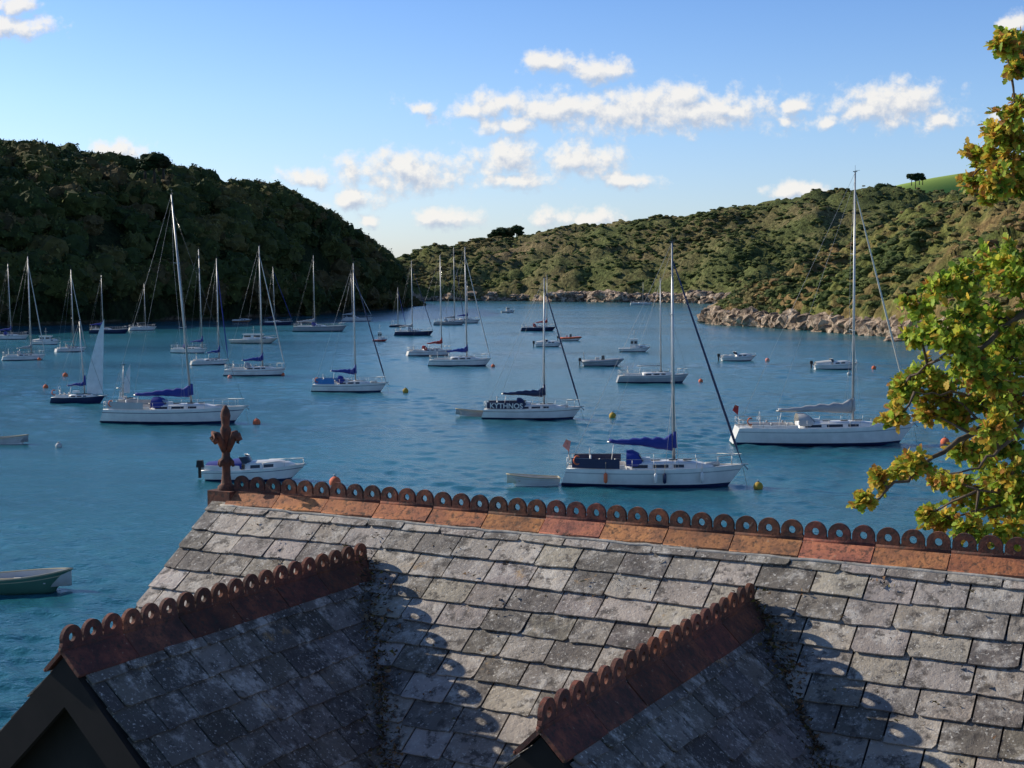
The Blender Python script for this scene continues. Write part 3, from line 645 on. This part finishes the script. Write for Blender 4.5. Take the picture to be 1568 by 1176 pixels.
slope(P(-.17,-.1,Z0+.075),Rr,-E,MM,SL,3.2,warm=1.03); slope(P(-.17,-.1,Z0+.075),Rr,E,MM,SL,3.0)
ZD=H-2.0; DS=[1.53,4.40,7.27]
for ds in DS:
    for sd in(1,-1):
        slope(P(ds,3.22,ZD),E,Rr*sd,M2,2.95,1.44,tone=.5)  # same slate in a darker tone: dormer shade deepened in the colour
mb.obj('roof_slates',parent=house,colors=True)
def terra(name,stops,sc):
    m,nt,bs=nodes(name); at=N(nt,'ShaderNodeAttribute',attribute_name='Col')
    n1=noise_node(nt,sc,7,.7); n2=noise_node(nt,30,6,.7)
    c=ramp(nt,n1.outputs[0],stops).outputs[0]; c=mix(nt,1.0,c,at.outputs['Color'],'MULTIPLY')
    c=mix(nt,ramp(nt,n2.outputs[0],[(.36,.85),(.5,0)]).outputs[0],c,(.04,.03,.022))
    c=mix(nt,ramp(nt,n2.outputs[0],[(.62,0),(.7,.6)]).outputs[0],c,(.40,.30,.2))
    nt.links.new(c,bs.inputs['Base Color']); bs.inputs['Roughness'].default_value=.85; bump(nt,bs,n2.outputs[0],.008); return m
tm=terra('terracotta',[(.3,(.14,.06,.04)),(.45,(.38,.15,.07)),(.6,(.52,.21,.08)),(.75,(.6,.30,.09))],4)
td=terra('terracotta_weathered',[(.3,(.035,.02,.016)),(.48,(.12,.042,.026)),(.62,(.25,.08,.038)),(.8,(.38,.14,.06))],5)
PITCH=.1533
def crest(mb,O,a,b,h0=.030,Rc=.071,rh=.024,cz=.050):
    n=28; out=[];inn=[]
    for i in range(n):
        t=2*math.pi*i/n; cx,sn=math.cos(t),math.sin(t); r=Rc
        if sn<0:
            rb=cz/-sn if sn<-.01 else 9; rs=(PITCH/2-.0005)/abs(cx) if abs(cx)>.01 else 9
            if cz+rs*sn<h0 or rb<rs: r=max(r if rb>r else 0,min(rb,rs))
            r=min(r,rb)
        out.append((r*cx,cz+r*sn)); inn.append((rh*cx,cz+rh*sn+.006))
    th=.012; V=[]
    for sgn in(1,-1):
        for x,z in out+inn: V.append(O+a*x+UP*z+b*sgn*th)
    fs=[]
    for i in range(n):
        j=(i+1)%n
        fs+=[(i,j,n+j,n+i),(2*n+i,3*n+i,3*n+j,2*n+j),(i,2*n+i,2*n+j,j),(n+i,n+j,3*n+j,3*n+i)]
    mb.add(V,fs,td)
def ridge(mb,A,a,b,m_,ncr,wing=.145,light=tm):
    done=0
    while done<ncr:
        kk=min(3,ncr-done); TLi=PITCH*kk
        g=random.uniform(.7,1.2); mb.col=(g,g*random.uniform(.85,1.1),g*random.uniform(.8,1.1))
        O=A+a*(done*PITCH)+UP*(.028+random.uniform(-.004,.004)); done+=kk
        for sg in(1,-1):
            d=(b*sg-UP*m_).normalized(); n=UP*1.0+b*sg*m_; n.normalize()
            o0=.004; q=[O+a*o0,O+a*(TLi-o0),O+a*(TLi-o0)+d*wing,O+a*o0+d*wing]
            V=[p+n*.012 for p in q]+[p-n*.01 for p in q]
            mb.add(V,[(0,1,2,3),(7,6,5,4),(2,6,7,3),(0,3,7,4),(1,5,6,2)],light)
            mb.tube([q[3]+n*.002,q[2]+n*.002],.010,light,6)
        mb.tube([O+a*.003+UP*.008,O+a*(TLi-.003)+UP*.008],.018,td,8)
        for k_ in range(kk): crest(mb,O+a*(PITCH*(k_+.5))+UP*.010,a,b)
    mb.col=(1,1,1)
mb=MB()
ridge(mb,P(-.02,-.1,Z0+.075),Rr,E,MM,60)
for ds in DS: ridge(mb,P(ds,3.27,ZD),E,Rr,M2,19,wing=.17,light=td)
mb.obj('ridge_tiles',parent=house,colors=True)
mb=MB(); mo=pm('mortar',(.40,.37,.32),.95,.4,12,bmp=.01)
for sg in(1,-1):
    d=(-E*sg-UP*MM).normalized(); n=(UP-E*sg*MM).normalized(); q=P(-.05,-.1,Z0+.075)+d*.150+n*.022
    mb.tube([q+Rr*x+d*random.uniform(-.008,.008) for x in [.12*i for i in range(78)]],.014,mo,5)
mb.obj('mortar_bed',parent=house)
mb=MB(); base=P(-.1,-.1,Z0+.09)
prof=[(0,.085),(.05,.08),(.07,.05),(.14,.04),(.2,.038),(.23,.06),(.26,.06),(.28,.04),(.36,.035),(.42,.034),(.47,.05),(.50,.052),(.53,.035),(.57,.04),(.61,.048),(.65,.038),(.69,.012)]
mb.tube([base+UP*h for h,r in prof],[r*.85 for h,r in prof],td,10)
for ang_ in(0,90,180,270):
    dd=Matrix.Rotation(math.radians(ang_),3,'Z')@Rr
    pts=[base+UP*.33+dd*.02,base+UP*.40+dd*.06,base+UP*.455+dd*.09,base+UP*.46+dd*.12,base+UP*.425+dd*.135,base+UP*.40+dd*.12]
    mb.tube(pts,[.024,.026,.028,.028,.026,.016],td,7)
    mb.tube([base+UP*.26+dd*.02,base+UP*.24+dd*.06,base+UP*.21+dd*.075],[.022,.02,.01],td,6)
mb.box(base-UP*.05,(.22,.2,.14),td,R=RZ)
mb.obj('finial',parent=house,colors=True)
sm,nt,bs=nodes('stone_wall'); br=N(nt,'ShaderNodeTexBrick'); tc=N(nt,'ShaderNodeTexCoord'); mp=N(nt,'ShaderNodeMapping'); mp.inputs['Rotation'].default_value=(math.pi/2,0,0)
nt.links.new(tc.outputs['Object'],mp.inputs[0]); nt.links.new(mp.outputs[0],br.inputs[0]); br.inputs['Color1'].default_value=(.16,.14,.12,1); br.inputs['Color2'].default_value=(.22,.18,.15,1); br.inputs['Mortar'].default_value=(.25,.23,.2,1); br.inputs['Scale'].default_value=2
nt.links.new(br.outputs[0],bs.inputs['Base Color']); bs.inputs['Roughness'].default_value=.9
gable_sh=pm('shaded_gable',(.022,.018,.015),.85,.4,6)  # dark gable face; the shade on the wall is put into its near-black colour
def prism(mb,poly,a,len_,mat):
    n=len(poly); V=poly+[p+a*len_ for p in poly]
    mb.add(V,[tuple(range(n)),tuple(range(n,2*n))[::-1]]+[(i,i+n,(i+1)%n+n,(i+1)%n) for i in range(n)],mat)
mb=MB(); G=1.2
eav=Z0-MM*2.9
prism(mb,[P(0,2.9,G),P(0,2.9,eav-.12),P(0,-.1,Z0-.06),P(0,-3.0,eav-.12),P(0,-3.0,G)],Rr,SL-.4,sm)
for ds in DS:
    hw=1.3; prism(mb,[P(ds-hw,3.08,G),P(ds-hw,3.08,ZD-M2*hw-.12),P(ds+hw,3.08,ZD-M2*hw-.12),P(ds+hw,3.08,G)],E,.3,sm)
    prism(mb,[P(ds-hw,3.10,ZD-M2*hw-.121),P(ds,3.10,ZD-.12),P(ds+hw,3.10,ZD-M2*hw-.121)],E,.3,gable_sh)
mb.obj('walls',parent=house)
mb=MB(); wd=pm('barge_board',(.014,.010,.008),.9,.5,5)
for ds in DS:
    for sd in(1,-1):
        d=(Rr*sd-UP*M2).normalized(); q0=P(ds,3.25,ZD-.005)
        V=[q0,q0+d*2.05,q0+d*2.0-UP*.24,q0-UP*.27]; prism(mb,V,E,.04,wd)
for sd in(1,-1):
    d=(-E*sd-UP*MM).normalized(); q0=P(-.19,-.1,Z0+.06); prism(mb,[q0,q0+d*3.9,q0+d*3.9-UP*.2,q0-UP*.2],Rr,.03,wd)
for ds in DS:
    mb.box(P(ds,3.10,6.6),(1.0,.12,1.5),C('dark'),R=RZ)
    for q in(-.52,0,.52): mb.box(P(ds+q,3.15,6.6),(.07,.1,1.6),C('white'),R=RZ)
mb.obj('bargeboards_and_windows',parent=house)
V=[];T=[];CC=[]
def bits(p,n,up,sz,cols,spread):
    for _ in range(n):
        q=p+Vector((rng.normal(0,spread),rng.normal(0,spread),0)); q.z+=up+abs(rng.normal(0,sz*.6))
        o=len(V); c=cols[rng.integers(len(cols))]
        for k in range(3): V.append((q.x+rng.normal(0,sz),q.y+rng.normal(0,sz),q.z+rng.normal(0,sz*.7))); CC.append(c)
        T.append((o,o+1,o+2))
mosc=[(.08,.065,.025),(.14,.11,.03),(.06,.038,.022),(.18,.10,.05),(.26,.16,.08),(.11,.06,.032)]
for ds in DS:
    for sd in(1,-1):
        for i in range(620):
            t=random.random()*2.0; s_=((MM*t)-(Z0-ZD))/M2
            if s_<0 or s_>1.42: continue
            sp=.015+.08*max(0,noise.noise(Vector((t*2.4,ds,sd)))+.25)
            bits(P(ds+sd*(s_+sp*.5),t,Z0-MM*t+.022),6,.0,.013,mosc,sp)
            if i%3==0:
                w2=random.random()*.15; bits(P(ds+sd*(s_-w2),t+.02,ZD-M2*(s_-w2)+.035),2,0,.012,mosc[:3],.03)
for i in range(420):
    t=random.random()*2.2; s_=random.uniform(0,9)
    if any(abs(s_-ds)<(MM*t-(Z0-ZD))/M2 for ds in DS): continue
    bits(P(s_,t,Z0-MM*t+.03),random.choice([1,2,5]),0,.012,mosc[3:5]+mosc[1:3],.025)
npmesh('moss_and_leaves',V,T,np.array(CC),fol,parent=house)
gm=pm('ground_grass',(.07,.09,.03),.95,.3,.5,bmp=.05)
mb=MB(); pts=[(-30,-120),(60,-120),(60,24),(30,27),(12,25),(0,22),(-6,18),(-10,8),(-16,-10)]
mb.add([(x,y,1.25) for x,y in pts]+[(x*1.05,y*1.03+1,-1) for x,y in pts],[tuple(range(9))]+[(i,i+9,(i+1)%9+9,(i+1)%9) for i in range(9)],gm); mb.obj('ground')
# ------------------------------------------------------------ oak tree
YT=11.9
bark=pm('bark',(.13,.095,.065),.95,.5,8,bmp=.02)
mb=MB(); tx=6.4
trunkpts=[Vector((tx+.2,YT+.6,1.0)),Vector((tx,YT+.5,5)),Vector((tx+.1,YT+.4,9)),Vector((tx-.1,YT+.3,12)),Vector((tx+.1,YT+.3,15))]
mb.tube(trunkpts,[.5,.4,.32,.24,.14],bark,12)
limbs=[([(1760,560),(1640,600),(1568,650),(1500,655),(1440,690),(1385,738),(1335,768)],.05),
([(1800,420),(1680,440),(1568,480),(1500,530),(1440,545),(1395,575)],.045),
([(1800,150),(1690,190),(1568,215),(1525,232),(1490,270)],.04),
([(1800,830),(1680,800),(1568,770),(1480,745)],.04),
([(1780,20),(1690,50),(1600,75),(1545,95)],.035),
([(1800,330),(1680,370),(1568,400),(1500,420),(1440,445)],.045),
([(1640,600),(1568,600),(1520,590),(1460,600),(1400,600)],.025),
([(1568,650),(1530,690),(1490,720),(1430,725)],.02),([(1690,190),(1600,250),(1550,262),(1500,290)],.025)]
LP=[]
for i,(pl,r0) in enumerate(limbs):
    pts=[]
    for j,(x,y) in enumerate(pl):
        f=j/(len(pl)-1); pts.append(atY(x,y,YT+.3*(1-f)+.35*math.sin(i*2.3+j*.9)))
    if pl[0][0]>=1760: 
        z=pts[0].z; b=Vector((tx,YT+.35,z-.3)); pts=[b]+pts
    fine=[]
    for j in range(len(pts)-1):
        for q in range(4): fine.append(pts[j].lerp(pts[j+1],q/4)+Vector((rng.normal(0,.016),rng.normal(0,.016),rng.normal(0,.02))))
    fine.append(pts[-1]); n=len(fine)
    rs=[r0*(1-.85*j/(n-1)) for j in range(n)]; mb.tube(fine,rs,bark,7); LP+=[p for p in fine]
clumps=[(1552,62,28),(1560,105,24),(1540,70,18),(1560,85,26),(1530,205,30),(1502,240,28),(1545,250,38),(1492,282,24),(1555,170,30),(1515,300,18),(1560,215,34),(1530,275,26),(1560,285,22),
(1520,400,38),(1555,430,48),(1480,425,32),(1445,440,28),(1405,470,26),(1425,505,30),(1480,480,45),(1530,490,52),(1405,520,22),(1455,520,34),(1500,540,40),(1550,395,34),(1545,520,45),
(1395,590,32),(1430,575,34),(1480,560,42),(1545,560,48),(1500,610,45),(1555,620,45),(1375,640,22),(1415,632,28),(1460,640,30),(1520,580,40),(1440,605,30),
(1345,735,22),(1322,768,14),(1400,712,28),(1375,722,20),(1385,600,22),(1545,690,48),(1500,700,34),(1505,770,42),(1440,800,24),(1470,750,34),(1555,770,48),(1545,820,42),(1490,815,28),(1470,690,18),(1530,650,36),(1420,790,12),(1440,735,14),(1525,740,40),(1550,730,40),
(1600,450,60),(1620,600,70),(1600,750,60),(1600,230,50),(1620,100,50),(1680,350,80),(1700,700,80),(1700,150,80),(1760,500,110)]
lv=[];lf=[];lc=[]
prof=[(0,.02),(.12,.10),(.25,.27),(.34,.17),(.5,.40),(.6,.24),(.76,.34),(.86,.2),(1,.04)]
shape=[(x,y) for x,y in prof]+[(x,-y) for x,y in prof[::-1]]
lcol=[(.26,.38,.04),(.36,.47,.06),(.16,.27,.035),(.50,.48,.06),(.64,.42,.06),(.09,.17,.028),(.44,.52,.07),(.42,.20,.05)]
def leaf(p,d,sz,bias):
    d=d.normalized(); up=Vector(rng.normal(0,.5,3))+Vector((-.5,-.5,.9)); sd=d.cross(up).normalized(); nn=sd.cross(d)
    o=len(lv); ci=lcol[[0,1,2,3,5,6,0,1,6,4][rng.integers(10)]] if rng.random()>bias else lcol[[3,4,4,7][rng.integers(4)]]
    b=rng.uniform(.75,1.35); cu=rng.uniform(-.3,.3)
    for x,y in shape: lv.append(p+d*x*sz+sd*y*sz*.9+nn*(abs(y)*.5+cu*x*x)*sz*.6); lc.append((ci[0]*b,ci[1]*b,ci[2]*b,1))
    lf.append(tuple(range(o,o+len(shape))))
for (x,y,r) in clumps:
    dep=YT+rng.uniform(-.5,.7); ctr=atY(x,y,dep); R_=r/F*dep
    br=min(LP,key=lambda p:(p-ctr).length+max(0,p.z-ctr.z)*.3)
    yb=.58 if (y>600 and x<1460) or y<320 else (.32 if y>560 else .1)
    ntw=int(11+R_*75) if x<1600 else int(8+R_*16)
    mid=br.lerp(ctr,.6)+Vector((rng.normal(0,.03),rng.normal(0,.03),.03)); mb.tube([br,mid,ctr],[.014,.010,.005],bark,5)
    for k in range(ntw):
        dv=Vector(rng.normal(0,1,3)); dv.normalize(); dv.z*=.8
        tip=ctr+dv*R_*rng.uniform(.35,1.15); st=ctr.lerp(mid,rng.random()*.6)
        mb.tube([st,st.lerp(tip,.5)+Vector((0,0,.015)),tip],[.005,.0035,.002],bark,3,cap=False)
        for q in range(rng.integers(10,16)):
            f=rng.uniform(.35,1.05); p=st.lerp(tip,f); dd=(tip-st).normalized()*.6+Vector(rng.normal(0,.8,3)); leaf(p,dd,rng.uniform(.05,.09),yb)
tree=mb.obj('oak_tree')
me=bpy.data.meshes.new('leaves'); me.from_pydata([tuple(v) for v in lv],[],lf); ca=me.color_attributes.new('Col','FLOAT_COLOR','POINT'); ca.data.foreach_set('color',np.array(lc,np.float32).ravel())
me.materials.append(attr_mat('oak_leaves',.5,.5)); o=bpy.data.objects.new('leaves',me); scene.collection.objects.link(o); o.parent=tree
print('leaves',len(lf))
